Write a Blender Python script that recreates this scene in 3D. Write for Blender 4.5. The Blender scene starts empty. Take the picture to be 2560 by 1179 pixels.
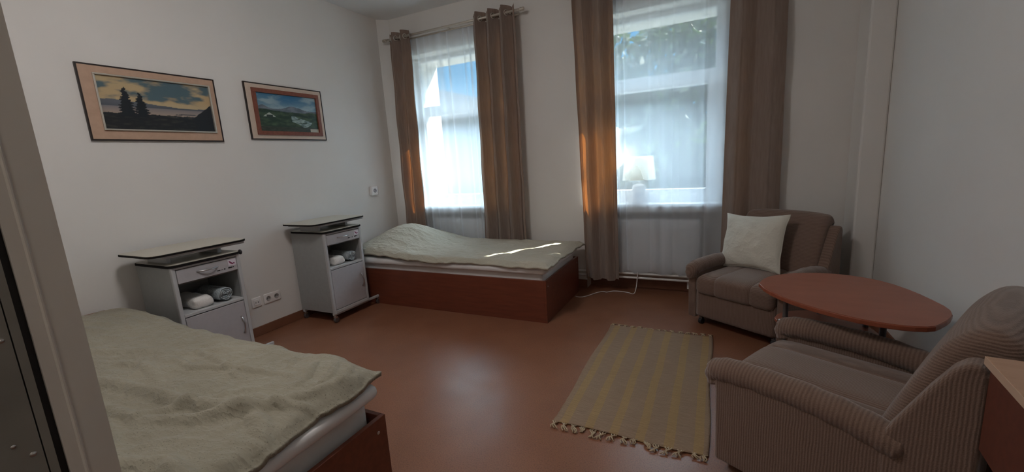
import bpy, bmesh, math, random
from mathutils import Vector, Matrix, noise
PI = math.pi
scene = bpy.context.scene
COL = scene.collection
random.seed(7)

# ------------------------------------------------------------------ camera
cam_d = bpy.data.cameras.new('camera')
cam = bpy.data.objects.new('camera', cam_d)
COL.objects.link(cam)
R = ((0.89948703, 0.43251355, -0.06208959), (-0.02259778, 0.18795542, 0.98191756), (-0.43636273, 0.88181902, -0.17883731))
M = Matrix(((R[0][0], R[1][0], -R[2][0], 3.5205), (R[0][1], R[1][1], -R[2][1], 0.0), (R[0][2], R[1][2], -R[2][2], 1.3549), (0, 0, 0, 1)))
cam.matrix_world = M
cam_d.sensor_fit = 'HORIZONTAL'
cam_d.sensor_width = 36.0
cam_d.lens = 36.0 * 1051.78 / 2560
cam_d.clip_start = 0.02
scene.camera = cam

# ------------------------------------------------------------------ world, sun, exposure
SUN_DIR = Vector((0.75, 1.0, 1.233)).normalized()
AUREOLE = 18.0; HIGH = 8.5
world = bpy.data.worlds.new('sky'); scene.world = world; world.use_nodes = True
wn = world.node_tree.nodes; wl = world.node_tree.links
def wnode(t, **k):
    x = wn.new(t)
    for q, v in k.items(): setattr(x, q, v)
    return x
# clear sky: deep blue low down, bright white haze higher up and around the sun
tc = wnode('ShaderNodeTexCoord'); nrm = wnode('ShaderNodeVectorMath', operation='NORMALIZE'); wl.new(tc.outputs['Generated'], nrm.inputs[0])
sep = wnode('ShaderNodeSeparateXYZ'); wl.new(nrm.outputs[0], sep.inputs[0])
rmp = wnode('ShaderNodeValToRGB'); wl.new(sep.outputs['Z'], rmp.inputs[0])
SKYG = [(0.0, (.04, .05, .06, 1)), (.02, (.06, .26, .44, 1)), (.24, (.040, .28, .58, 1)), (.36, (.27, .36, .44, 1)), (.60, (.35, .42, .49, 1))]
while len(rmp.color_ramp.elements) < len(SKYG): rmp.color_ramp.elements.new(.5)
for e, (p, c) in zip(rmp.color_ramp.elements, SKYG): e.position = p; e.color = c
dot = wnode('ShaderNodeVectorMath', operation='DOT_PRODUCT'); wl.new(nrm.outputs[0], dot.inputs[0]); dot.inputs[1].default_value = SUN_DIR
pw = wnode('ShaderNodeMapRange'); pw.interpolation_type = 'SMOOTHSTEP'; pw.inputs['From Min'].default_value = .80; pw.inputs['From Max'].default_value = 1.0
pw.inputs['To Min'].default_value = 0; pw.inputs['To Max'].default_value = AUREOLE; wl.new(dot.outputs['Value'], pw.inputs['Value'])
mg = wnode('ShaderNodeMapRange'); mg.inputs['From Min'].default_value = .25; mg.inputs['From Max'].default_value = .45; mg.inputs['To Min'].default_value = 1.0; mg.inputs['To Max'].default_value = HIGH
wl.new(sep.outputs['Z'], mg.inputs['Value'])
ad = wnode('ShaderNodeMath', operation='ADD'); wl.new(mg.outputs[0], ad.inputs[0]); wl.new(pw.outputs[0], ad.inputs[1])
bg = wn['Background']; wl.new(rmp.outputs[0], bg.inputs['Color']); wl.new(ad.outputs[0], bg.inputs['Strength'])
world.cycles.sampling_method = 'MANUAL'; world.cycles.sample_map_resolution = 1024
sun_d = bpy.data.lights.new('sun', 'SUN'); sun_d.energy = 11.5; sun_d.angle = math.radians(0.55); sun_d.color = (1.0, 0.93, 0.82)
sun = bpy.data.objects.new('sun', sun_d); COL.objects.link(sun)
sun.rotation_euler = SUN_DIR.to_track_quat('Z', 'Y').to_euler()
sun.location = (8, 14, 14)
scene.view_settings.view_transform = 'Standard'
scene.view_settings.look = 'None'
scene.view_settings.exposure = 1.4
scene.view_settings.gamma = 1.0
scene.view_settings.use_curve_mapping = False
scene.cycles.max_bounces = 14
scene.cycles.diffuse_bounces = 8
scene.cycles.transparent_max_bounces = 24
scene.cycles.sample_clamp_indirect = 6.0
scene.cycles.caustics_reflective = False
scene.cycles.caustics_refractive = False

# ------------------------------------------------------------------ materials
def srgb(r, g, b):
    f = lambda c: (c / 255 / 12.92) if c / 255 <= 0.04045 else ((c / 255 + 0.055) / 1.055) ** 2.4
    return (f(r), f(g), f(b), 1)

class NT:
    def __init__(s, name):
        s.m = bpy.data.materials.new(name); s.m.use_nodes = True
        s.t = s.m.node_tree; s.b = s.t.nodes['Principled BSDF']; s.out = s.t.nodes['Material Output']
    def n(s, typ, **k):
        x = s.t.nodes.new(typ)
        for a, v in k.items():
            setattr(x, a, v)
        return x
    def l(s, a, b): s.t.links.new(a, b)
    def coord(s, kind='Object'): return s.n('ShaderNodeTexCoord').outputs[kind]
    def noise(s, scale, detail=3, vec=None, mapping=None):
        x = s.n('ShaderNodeTexNoise'); x.inputs['Scale'].default_value = scale; x.inputs['Detail'].default_value = detail
        v = vec or s.coord()
        if mapping:
            mp = s.n('ShaderNodeMapping'); mp.inputs['Scale'].default_value = mapping; s.l(v, mp.inputs['Vector']); v = mp.outputs[0]
        s.l(v, x.inputs['Vector']); return x.outputs['Fac']
    def ramp(s, fac, stops):
        r = s.n('ShaderNodeValToRGB'); e = r.color_ramp.elements
        while len(e) < len(stops): e.new(0.5)
        for i, (p, c) in enumerate(stops): e[i].position = p; e[i].color = c
        s.l(fac, r.inputs[0]); return r.outputs[0]
    def bump(s, h, strength=0.3, dist=0.01):
        b = s.n('ShaderNodeBump'); b.inputs['Strength'].default_value = strength; b.inputs['Distance'].default_value = dist
        s.l(h, b.inputs['Height']); s.l(b.outputs[0], s.b.inputs['Normal']); return b
    def base(s, c): s.l(c, s.b.inputs['Base Color'])
    def math(s, op, a, b=None):
        x = s.n('ShaderNodeMath', operation=op)
        for i, v in enumerate((a, b)):
            if v is None: continue
            if isinstance(v, (int, float)): x.inputs[i].default_value = v
            else: s.l(v, x.inputs[i])
        return x.outputs[0]
    def mix(s, fac, a, b):
        x = s.n('ShaderNodeMix', data_type='RGBA')
        if isinstance(fac, (int, float)): x.inputs[0].default_value = fac
        else: s.l(fac, x.inputs[0])
        for i, v in ((6, a), (7, b)):
            if isinstance(v, tuple): x.inputs[i].default_value = v
            else: s.l(v, x.inputs[i])
        return x.outputs[2]

def mat(name, col, rough=0.6, metal=0.0, var=0.0, vscale=6, bscale=0, bstr=0.2, spec=0.5):
    t = NT(name); b = t.b
    b.inputs['Roughness'].default_value = rough; b.inputs['Metallic'].default_value = metal
    b.inputs['Specular IOR Level'].default_value = spec
    if var:
        k = lambda f: tuple(min(1, c * f) for c in col[:3]) + (1,)
        t.base(t.ramp(t.noise(vscale, 4), [(0.3, k(1 - var)), (0.7, k(1 + var))]))
    else: b.inputs['Base Color'].default_value = col
    if bscale: t.bump(t.noise(bscale, 3), bstr, 0.002)
    return t.m

def C3(r, g, b): return (r, g, b, 1)
WALL = mat('wall_paint', C3(.70, .675, .645), .85, var=.02, vscale=2, bscale=350, bstr=.12, spec=.2)
CEIL = mat('ceiling_paint', C3(.75, .74, .73), .9, spec=.2)
PVC = mat('white_plastic', C3(.86, .87, .89), .35)
JAMB = mat('door_frame_paint', C3(.62, .60, .57), .4, bscale=60, bstr=.03)
DOORLEAF = mat('door_leaf_metal', C3(.22, .215, .20), .45, var=.08, vscale=14)
SEAL = mat('black_rubber', C3(.012, .012, .014), .6)
STEEL = mat('brushed_steel', C3(.55, .55, .56), .28, metal=1)
DSTEEL = mat('dark_steel', C3(.20, .20, .21), .35, metal=.8)
RADIATOR = mat('radiator_enamel', C3(.74, .73, .72), .35)
GREYBODY = mat('cabinet_grey_laminate', C3(.33, .34, .335), .45, var=.04, vscale=30)
GREYPOST = mat('cabinet_grey_profile', C3(.46, .465, .47), .4)
DOORGREY = mat('cabinet_door_laminate', C3(.42, .405, .42), .42, var=.03, vscale=40)
GAPDARK = mat('dark_gap', C3(.03, .03, .032), .7)
BEIGETOP = mat('beige_laminate', C3(.47, .44, .37), .38, var=.05, vscale=80)
EDGEBLACK = mat('black_edge_band', C3(.010, .008, .008), .75, spec=.15)
WHITEPL = mat('socket_plastic', C3(.78, .75, .73), .35)
GOLDEDGE = mat('silver_moulding', C3(.60, .57, .50), .3, metal=.6)
MATTRESS = mat('mattress_ticking', C3(.66, .64, .62), .9, var=.04, vscale=9, bscale=120, bstr=.15)
TOPPER = mat('mattress_topper', C3(.72, .71, .70), .9, var=.03, vscale=9, bscale=60, bstr=.2)

def linoleum():
    t = NT('linoleum'); co = t.coord()
    a = t.ramp(t.noise(3.0, 5, co), [(.3, C3(.210, .090, .050)), (.7, C3(.255, .112, .062))])
    sp = t.ramp(t.noise(170, 2, co), [(.36, C3(.15, .055, .035)), (.48, C3(.5, .5, .5)), (.56, C3(.5, .5, .5)), (.70, C3(.9, .75, .62))])
    x = t.n('ShaderNodeMix', data_type='RGBA', blend_type='OVERLAY'); x.inputs[0].default_value = .30
    t.l(a, x.inputs[6]); t.l(sp, x.inputs[7]); t.base(x.outputs[2])
    t.b.inputs['Specular IOR Level'].default_value = .5
    t.l(t.ramp(t.noise(5, 4, co), [(.3, C3(.30, .30, .30)), (.7, C3(.40, .40, .40))]), t.b.inputs['Roughness'])
    t.bump(t.noise(130, 2, co), .10, .001)
    return t.m
LINO = linoleum()
SKIRT = mat('linoleum_skirting', C3(.20, .085, .048), .4, var=.08, vscale=12)

def wood(name, c1, c2, rough=.4, mapping=(1, 9, 9), scale=5):
    t = NT(name)
    f = t.noise(scale, 5, mapping=mapping)
    t.base(t.ramp(f, [(.3, c1), (.7, c2)])); t.b.inputs['Roughness'].default_value = rough
    t.bump(f, .04, .002)
    return t.m
BEDWOOD = wood('cherry_bed_board', C3(.135, .036, .020), C3(.18, .050, .026), .38)
TABLEWOOD = wood('cherry_table_top', C3(.27, .085, .050), C3(.31, .10, .060), .33, (2, 6, 6), 3)
TABLEEDGE = wood('cherry_table_edge', C3(.26, .07, .035), C3(.30, .085, .045), .3)
DESKTOP = wood('light_desk_top', C3(.40, .235, .15), C3(.46, .28, .185), .45)
DESKPANEL = wood('dark_red_desk_panel', C3(.105, .026, .014), C3(.135, .036, .020), .4)

def upholstery(name, axis, period=.0092, c1=(.140, .088, .066), c2=(.225, .150, .116)):
    t = NT(name); co = t.coord(); sx = t.n('ShaderNodeSeparateXYZ'); t.l(co, sx.inputs[0])
    wob = t.math('MULTIPLY', t.noise(9, 2, co), .012)
    v = t.math('ADD', sx.outputs['XYZ'.index(axis)], wob)
    s = t.math('SINE', t.math('MULTIPLY', v, 2 * PI / period))
    h = t.math('MULTIPLY', t.math('ADD', s, 1.0), .5)
    fz = t.noise(260, 3, co)
    fac = t.math('ADD', t.math('MULTIPLY', h, .45), t.math('MULTIPLY', fz, .62))
    t.base(t.ramp(fac, [(.18, tuple(c1) + (1,)), (.85, tuple(c2) + (1,))]))
    t.b.inputs['Roughness'].default_value = .95
    t.b.inputs['Specular IOR Level'].default_value = .1
    t.b.inputs['Sheen Weight'].default_value = .35
    t.b.inputs['Sheen Roughness'].default_value = .5
    t.bump(t.math('ADD', h, t.math('MULTIPLY', fz, 1.4)), .38, .003)
    return t.m
UPX = upholstery('ribbed_upholstery_across', 'X')
UPY = upholstery('ribbed_upholstery_deep', 'Y')
UPZ = upholstery('ribbed_upholstery_level', 'Z')
UPR = upholstery('plush_arm_upholstery', 'Y', .0135)

def curtain_mat():
    t = NT('brown_curtain_cloth'); co = t.coord()
    c = t.ramp(t.noise(60, 4, co, mapping=(1, 1, .12)), [(.3, C3(.225, .178, .15)), (.7, C3(.275, .22, .188))])
    t.base(c); t.b.inputs['Roughness'].default_value = .9; t.b.inputs['Specular IOR Level'].default_value = .1
    t.b.inputs['Sheen Weight'].default_value = .2
    t.bump(t.noise(500, 2, co), .1, .001)
    tr = t.n('ShaderNodeBsdfTranslucent'); tr.inputs['Color'].default_value = C3(.95, .30, .06)
    mx = t.n('ShaderNodeMixShader'); mx.inputs[0].default_value = .065
    t.l(t.b.outputs[0], mx.inputs[1]); t.l(tr.outputs[0], mx.inputs[2]); t.l(mx.outputs[0], t.out.inputs['Surface'])
    return t.m
CURTAIN = curtain_mat()

def sheer_mat():
    t = NT('white_voile'); co = t.coord()
    tp = t.n('ShaderNodeBsdfTransparent'); tp.inputs['Color'].default_value = C3(.98, .99, 1)
    tr = t.n('ShaderNodeBsdfTranslucent'); tr.inputs['Color'].default_value = C3(.74, .80, .86)
    df = t.n('ShaderNodeBsdfDiffuse'); df.inputs['Color'].default_value = C3(.78, .82, .86)
    m1 = t.n('ShaderNodeMixShader'); m1.inputs[0].default_value = .45
    t.l(tr.outputs[0], m1.inputs[1]); t.l(df.outputs[0], m1.inputs[2])
    lw = t.n('ShaderNodeLayerWeight'); lw.inputs['Blend'].default_value = .5
    fac = t.math('MINIMUM', t.math('ADD', t.math('MULTIPLY', t.math('POWER', lw.outputs['Facing'], 2.0), 2.2), .56), .97)
    m2 = t.n('ShaderNodeMixShader'); t.l(fac, m2.inputs[0])
    t.l(tp.outputs[0], m2.inputs[1]); t.l(m1.outputs[0], m2.inputs[2]); t.l(m2.outputs[0], t.out.inputs['Surface'])
    return t.m
SHEER = sheer_mat()

def glass_mat():
    t = NT('window_glass')
    tp = t.n('ShaderNodeBsdfTransparent'); tp.inputs['Color'].default_value = C3(.93, .96, .95)
    gl = t.n('ShaderNodeBsdfGlossy'); gl.inputs['Roughness'].default_value = .02
    lw = t.n('ShaderNodeLayerWeight'); lw.inputs['Blend'].default_value = .5
    fr = t.math('ADD', t.math('MULTIPLY', t.math('POWER', lw.outputs['Facing'], 5.0), .9), .03)
    mx = t.n('ShaderNodeMixShader'); t.l(fr, mx.inputs[0]); t.l(tp.outputs[0], mx.inputs[1]); t.l(gl.outputs[0], mx.inputs[2])
    t.l(mx.outputs[0], t.out.inputs['Surface']); return t.m
GLASS = glass_mat()

def duvet_mat(name, c1, c2, dots, dotscale=95, wrk=.35):
    t = NT(name); co = t.coord()
    base = t.ramp(t.noise(2.5, 4, co), [(.3, c1), (.7, c2)])
    if dots:
        v = t.n('ShaderNodeTexVoronoi'); v.inputs['Scale'].default_value = dotscale; v.inputs['Randomness'].default_value = 1; t.l(co, v.inputs['Vector'])
        sel = t.n('ShaderNodeSeparateColor'); t.l(v.outputs['Color'], sel.inputs[0])
        d = t.math('MULTIPLY', t.math('LESS_THAN', v.outputs['Distance'], .22), t.math('GREATER_THAN', sel.outputs[0], .55))
        base = t.mix(t.math('MULTIPLY', d, dots), base, C3(.085, .075, .055))
    t.base(base); t.b.inputs['Roughness'].default_value = .9; t.b.inputs['Specular IOR Level'].default_value = .15
    t.b.inputs['Sheen Weight'].default_value = .15
    n1 = t.noise(5.5, 5, co, mapping=(1, 2.2, 1)); n2 = t.noise(15, 4, co, mapping=(1, 1.8, 1))
    r1 = t.math('ABSOLUTE', t.math('SUBTRACT', n1, .5)); r2 = t.math('ABSOLUTE', t.math('SUBTRACT', n2, .5))
    hgt = t.math('ADD', t.math('MULTIPLY', t.math('POWER', t.math('SUBTRACT', 1.0, t.math('MULTIPLY', r1, 2.0)), 6.0), .8), t.math('MULTIPLY', t.math('POWER', t.math('SUBTRACT', 1.0, t.math('MULTIPLY', r2, 2.0)), 6.0), .35))
    t.bump(hgt, wrk, .02)
    return t.m
DUVET1 = duvet_mat('olive_speckled_cotton', C3(.255, .232, .176), C3(.31, .282, .216), .6, 125, .34)
DUVET2 = duvet_mat('pale_sage_cotton', C3(.40, .375, .30), C3(.46, .43, .35), .25, 160)
PILLOWM = duvet_mat('cream_cushion_cotton', C3(.60, .575, .50), C3(.66, .63, .55), 0, 95, .22)

def rug_mat():
    t = NT('striped_rag_rug'); co = t.coord(); sx = t.n('ShaderNodeSeparateXYZ'); t.l(co, sx.inputs[0])
    x = t.math('ADD', sx.outputs[0], t.math('MULTIPLY', t.math('SUBTRACT', t.noise(3, 2, co), .5), .02))
    s = t.math('FRACT', t.math('DIVIDE', t.math('SUBTRACT', x, .050), .1265))
    yel = t.math('LESS_THAN', s, .34)
    th = t.noise(14, 3, co, mapping=(1.0, 26, 1))
    g = t.ramp(th, [(.3, C3(.235, .162, .112)), (.7, C3(.32, .228, .160))])
    y = t.ramp(th, [(.3, C3(.28, .185, .095)), (.7, C3(.37, .25, .13))])
    t.base(t.mix(yel, g, y)); t.b.inputs['Roughness'].default_value = .95; t.b.inputs['Specular IOR Level'].default_value = .1
    w = t.math('SINE', t.math('MULTIPLY', sx.outputs[1], 2 * PI / .009))
    t.bump(t.math('ADD', t.math('MULTIPLY', w, .4), th), .45, .004)
    return t.m
RUG = rug_mat()
TASSEL = mat('rug_tassel_cotton', C3(.42, .33, .22), .95, var=.15, vscale=60)

def towel_mat(name, c1, c2):
    t = NT(name); co = t.coord()
    f = t.noise(150, 3, co)
    t.base(t.ramp(f, [(.35, c1), (.65, c2)])); t.b.inputs['Roughness'].default_value = .95
    t.bump(f, .6, .004); return t.m
TOWELG = towel_mat('grey_terry', C3(.18, .21, .23), C3(.45, .50, .52))
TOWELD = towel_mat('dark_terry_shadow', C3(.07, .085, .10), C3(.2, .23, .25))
TOWELW = towel_mat('white_linen', C3(.70, .67, .63), C3(.76, .73, .70))

def emis(name, c, s):
    t = NT(name); t.b.inputs['Emission Color'].default_value = c; t.b.inputs['Emission Strength'].default_value = s; return t.m

# ------------------------------------------------------------------ mesh helpers
def link(name, me, m=None, parent=None):
    o = bpy.data.objects.new(name, me); COL.objects.link(o)
    if m is not None: me.materials.append(m)
    if parent is not None: o.parent = parent
    return o
def tag(o, label=None, cat=None, group=None, kind=None):
    for k, v in (('label', label), ('category', cat), ('group', group), ('kind', kind)):
        if v: o[k] = v
    return o
def empty(name, loc=(0, 0, 0), rz=0, label=None, cat=None, group=None):
    o = bpy.data.objects.new(name, None); COL.objects.link(o); o.location = loc; o.rotation_euler = (0, 0, rz)
    o.empty_display_size = .05
    return tag(o, label, cat, group)

class MB:
    def __init__(s): s.v = []; s.f = []; s.mi = []
    def add(s, vs, fs, mi=0):
        k = len(s.v); s.v += [tuple(v) for v in vs]; s.f += [tuple(i + k for i in f) for f in fs]; s.mi += [mi] * len(fs); return s
    def box(s, x0, x1, y0, y1, z0, z1, mi=0):
        x0, x1 = min(x0, x1), max(x0, x1); y0, y1 = min(y0, y1), max(y0, y1); z0, z1 = min(z0, z1), max(z0, z1)
        v = [(x, y, z) for z in (z0, z1) for y in (y0, y1) for x in (x0, x1)]
        return s.add(v, [(0, 2, 3, 1), (4, 5, 7, 6), (0, 1, 5, 4), (2, 6, 7, 3), (0, 4, 6, 2), (1, 3, 7, 5)], mi)
    def tube(s, pts, r, n=10, mi=0, cap=True):
        P = [Vector(p) for p in pts]; rs = r if isinstance(r, (list, tuple)) else [r] * len(P)
        rings = []; up = None
        for i, p in enumerate(P):
            d = (P[min(i + 1, len(P) - 1)] - P[max(i - 1, 0)]).normalized()
            if up is None:
                up = Vector((0, 0, 1)) if abs(d.z) < .9 else Vector((1, 0, 0))
            a = d.cross(up).normalized(); b = a.cross(d).normalized(); up = b
            rings.append([p + (a * math.cos(t) + b * math.sin(t)) * rs[i] for t in [2 * PI * k / n for k in range(n)]])
        v = [q for g in rings for q in g]; f = []
        for i in range(len(P) - 1):
            for k in range(n): f.append((i * n + k, i * n + (k + 1) % n, (i + 1) * n + (k + 1) % n, (i + 1) * n + k))
        if cap: f.append(tuple(range(n))[::-1]); f.append(tuple((len(P) - 1) * n + k for k in range(n)))
        return s.add(v, f, mi)
    def cyl(s, p0, p1, r, n=16, mi=0): return s.tube([p0, p1], r, n, mi)
    def lathe(s, prof, n=24, c=(0, 0, 0), mi=0, fn=None):
        v = []; f = []
        for i, (r, z) in enumerate(prof):
            for k in range(n):
                a = 2 * PI * k / n; rr = r * (fn(a, z) if fn else 1)
                v.append((c[0] + rr * math.cos(a), c[1] + rr * math.sin(a), c[2] + z))
        for i in range(len(prof) - 1):
            for k in range(n): f.append((i * n + k, i * n + (k + 1) % n, (i + 1) * n + (k + 1) % n, (i + 1) * n + k))
        return s.add(v, f, mi)
    def grid(s, nu, nv, fn, mi=0, flip=False):
        v = [fn(i / nu, j / nv) for j in range(nv + 1) for i in range(nu + 1)]; f = []
        for j in range(nv):
            for i in range(nu):
                a = j * (nu + 1) + i; q = (a, a + 1, a + nu + 2, a + nu + 1); f.append(q[::-1] if flip else q)
        return s.add(v, f, mi)
    def prism(s, pts, z0, z1, mi=0):
        n = len(pts); v = [(x, y, z0) for x, y in pts] + [(x, y, z1) for x, y in pts]
        f = [tuple(range(n))[::-1], tuple(range(n, 2 * n))] + [(i, (i + 1) % n, n + (i + 1) % n, n + i) for i in range(n)]
        return s.add(v, f, mi)
    def rbox(s, c, h, r, n=(6, 6, 6), fn=None, mi=0):
        """rounded box: centre c, half sizes h, edge radius r, optional deform fn(x,y,z)->(x,y,z) in centred coords"""
        n = (n,) * 3 if isinstance(n, int) else n
        idx = {}; vs = []; fs = []
        def pos(i, j, k):
            key = (i, j, k)
            if key in idx: return idx[key]
            p = []
            for a, q in zip((i, j, k), (0, 1, 2)):
                m = n[q]; t = a / m * 2 - 1
                # concentrate samples near the rounded rims
                t = math.sin(t * PI / 2) * .55 + t * .45
                p.append(t * h[q])
            rr = [min(r, hh) for hh in h]
            core = [max(-(h[q] - rr[q]), min(h[q] - rr[q], p[q])) for q in range(3)]
            d = Vector([(p[q] - core[q]) / rr[q] for q in range(3)])
            L = d.length
            if L > 1e-6:
                mx = max(abs(x) for x in d); d = d / L * mx if False else d / L
                pp = [core[q] + d[q] * rr[q] for q in range(3)]
            else: pp = p
            if fn: pp = fn(*pp)
            idx[key] = len(vs); vs.append((c[0] + pp[0], c[1] + pp[1], c[2] + pp[2])); return idx[key]
        nx, ny, nz = n
        for i in range(nx):
            for j in range(ny):
                fs.append((pos(i, j, 0), pos(i, j + 1, 0), pos(i + 1, j + 1, 0), pos(i + 1, j, 0)))
                fs.append((pos(i, j, nz), pos(i + 1, j, nz), pos(i + 1, j + 1, nz), pos(i, j + 1, nz)))
        for i in range(nx):
            for k in range(nz):
                fs.append((pos(i, 0, k), pos(i + 1, 0, k), pos(i + 1, 0, k + 1), pos(i, 0, k + 1)))
                fs.append((pos(i, ny, k), pos(i, ny, k + 1), pos(i + 1, ny, k + 1), pos(i + 1, ny, k)))
        for j in range(ny):
            for k in range(nz):
                fs.append((pos(0, j, k), pos(0, j, k + 1), pos(0, j + 1, k + 1), pos(0, j + 1, k)))
                fs.append((pos(nx, j, k), pos(nx, j + 1, k), pos(nx, j + 1, k + 1), pos(nx, j, k + 1)))
        return s.add(vs, fs, mi)
    def build(s, name, m, parent=None, smooth=False, bevel=0, seg=2, sub=0, solid=0):
        me = bpy.data.meshes.new(name); me.from_pydata(s.v, [], s.f)
        bm = bmesh.new(); bm.from_mesh(me); bmesh.ops.recalc_face_normals(bm, faces=bm.faces); bm.to_mesh(me); bm.free()
        mats = m if isinstance(m, (list, tuple)) else [m]
        for x in mats: me.materials.append(x)
        for p, i in zip(me.polygons, s.mi): p.material_index = i
        if smooth:
            for p in me.polygons: p.use_smooth = True
        o = bpy.data.objects.new(name, me); COL.objects.link(o)
        if parent is not None: o.parent = parent
        if solid:
            q = o.modifiers.new('thickness', 'SOLIDIFY'); q.thickness = solid; q.offset = 0
        if bevel:
            q = o.modifiers.new('bevel', 'BEVEL'); q.width = bevel; q.segments = seg; q.limit_method = 'ANGLE'; q.angle_limit = .6
        if sub:
            q = o.modifiers.new('sub', 'SUBSURF'); q.levels = sub; q.render_levels = sub
        if smooth and bevel:
            pass
        return o
def box(name, x0, x1, y0, y1, z0, z1, m, parent=None, bevel=0): return MB().box(x0, x1, y0, y1, z0, z1).build(name, m, parent, bevel=bevel)
def struct(o): o['kind'] = 'structure'; return o
def arc(cx, cy, r, a0, a1, n): return [(cx + r * math.cos(a0 + (a1 - a0) * i / n), cy + r * math.sin(a0 + (a1 - a0) * i / n)) for i in range(n + 1)]

# ------------------------------------------------------------------ room shell
D = 4.081; H = 3.0; XR = 4.56; YW = .20; YO = 4.67
W1 = (.30, 1.50); W2 = (2.335, 3.557); SILL = .85; HEAD = 2.56; GY = 4.28
struct(box('floor', -.2, XR + .1, -1.7, YO - .02, -.12, 0, LINO))
struct(box('ceiling', -.2, XR + .1, -1.7, YO, H, H + .15, CEIL))
# left wall with a small chamfer where it meets the window wall
mb = MB().prism([(-.2, .06), (0, .06), (0, 3.99), (.10, D + .005), (.10, D + .3), (-.2, D + .3)], 0, H)
struct(mb.build('wall_left', WALL))
mb = MB()
def wall_seg(x0, x1, z0, z1): mb.box(x0, x1, D, YO, z0, z1)
wall_seg(.10, W1[0], 0, H); wall_seg(W1[1], W2[0], 0, H); wall_seg(W2[1], XR + .1, 0, H)
for w in (W1, W2):
    mb.box(w[0], w[1], D + .15, YO, 0, SILL - .01); mb.box(w[0], w[1], D, D + .15, SILL - .06, SILL - .013)
    mb.box(w[0], w[1], D, GY - .04, HEAD + .01, H); mb.box(w[0], w[1], GY - .04, YO, 2.545, H)
struct(mb.build('wall_window', WALL))
struct(box('wall_right', XR, XR + .1, .06, D, 0, H, WALL))
struct(box('trim_corner', 4.42, XR, 3.80, D, 0, H, WALL, bevel=.012))
# near wall with the doorway the picture is taken from
mb = MB(); mb.box(-.2, 2.77, .06, YW, 0, H); mb.box(3.74, XR + .1, .06, YW, 0, H); mb.box(2.77, 3.74, .06, YW, 2.12, H)
struct(mb.build('wall_near', WALL))
# corridor behind the doorway
mb = MB(); mb.box(2.0, 2.1, -1.6, .06, 0, H); mb.box(4.56, 4.66, -1.6, .06, 0, H); mb.box(2.0, 4.66, -1.7, -1.6, 0, H)
struct(mb.build('wall_corridor', WALL))
# skirting
struct(MB().box(0, .012, YW, 3.99, 0, .08).build('baseboard_left', SKIRT, bevel=.003))
struct(MB().box(W1[1], W2[0], D - .012, D, 0, .09).build('baseboard_window', SKIRT, bevel=.003)); struct(MB().box(W2[1], 4.42, D - .012, D, 0, .09).build('baseboard_window', SKIRT, bevel=.003))
for w in (W1, W2): struct(MB().box(w[0], w[1], D + .138, D + .15, 0, .09).build('baseboard_window', SKIRT))
struct(MB().box(XR - .012, XR, YW, 3.80, 0, .08).build('baseboard_right', SKIRT, bevel=.003))

# ------------------------------------------------------------------ door frame and leaf
JX = 2.81
dr = empty('door_1', (JX, .1, 0)); dr['kind'] = 'structure'
def lp(o, p=dr):  # keep world coords while parenting
    o.parent = p; o.matrix_parent_inverse = Matrix.Translation(-Vector(p.location)) if p.rotation_euler.z == 0 else p.matrix_basis.inverted(); return o
mb = MB().prism([(JX - .04, YW + .012), (JX, YW + .012), (JX, YW - .001), (JX, .1845), (JX + .0015, .183), (JX + .0015, .1815), (JX - .001, .180), (JX - .001, .168), (JX - .04, .168)], 0, 2.12)
lp(mb.build('door_frame', JAMB))
lp(box('door_frame', 3.74, 3.78, .06, YW + .012, 0, 2.12, JAMB)); lp(box('door_frame', JX - .04, 3.78, .06, YW + .012, 2.10, 2.14, JAMB))
lp(box('seal', JX - .04, JX - .006, .158, .169, 0, 2.1, SEAL))
mb = MB().box(JX - .045, JX - .0004, -.70, .1515, .01, 2.09); mb.box(JX - .045, JX - .0004, .1528, .1605, .01, 2.09)
leaf = lp(mb.build('door_leaf', DOORLEAF))
for (y, z, r) in ((.1445, 1.192, .0028), (.131, 1.07, .0022), (.1435, 1.052, .0032)):
    s_ = MB().lathe([(0, .001), (r * .6, .001), (r * .62, .0004), (r * .9, .0006), (r, .0)], 18).build('screw', STEEL, smooth=True)
    s_.rotation_euler = (0, PI / 2, 0); s_.location = (JX - .0004, y, z); lp(s_)

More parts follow.
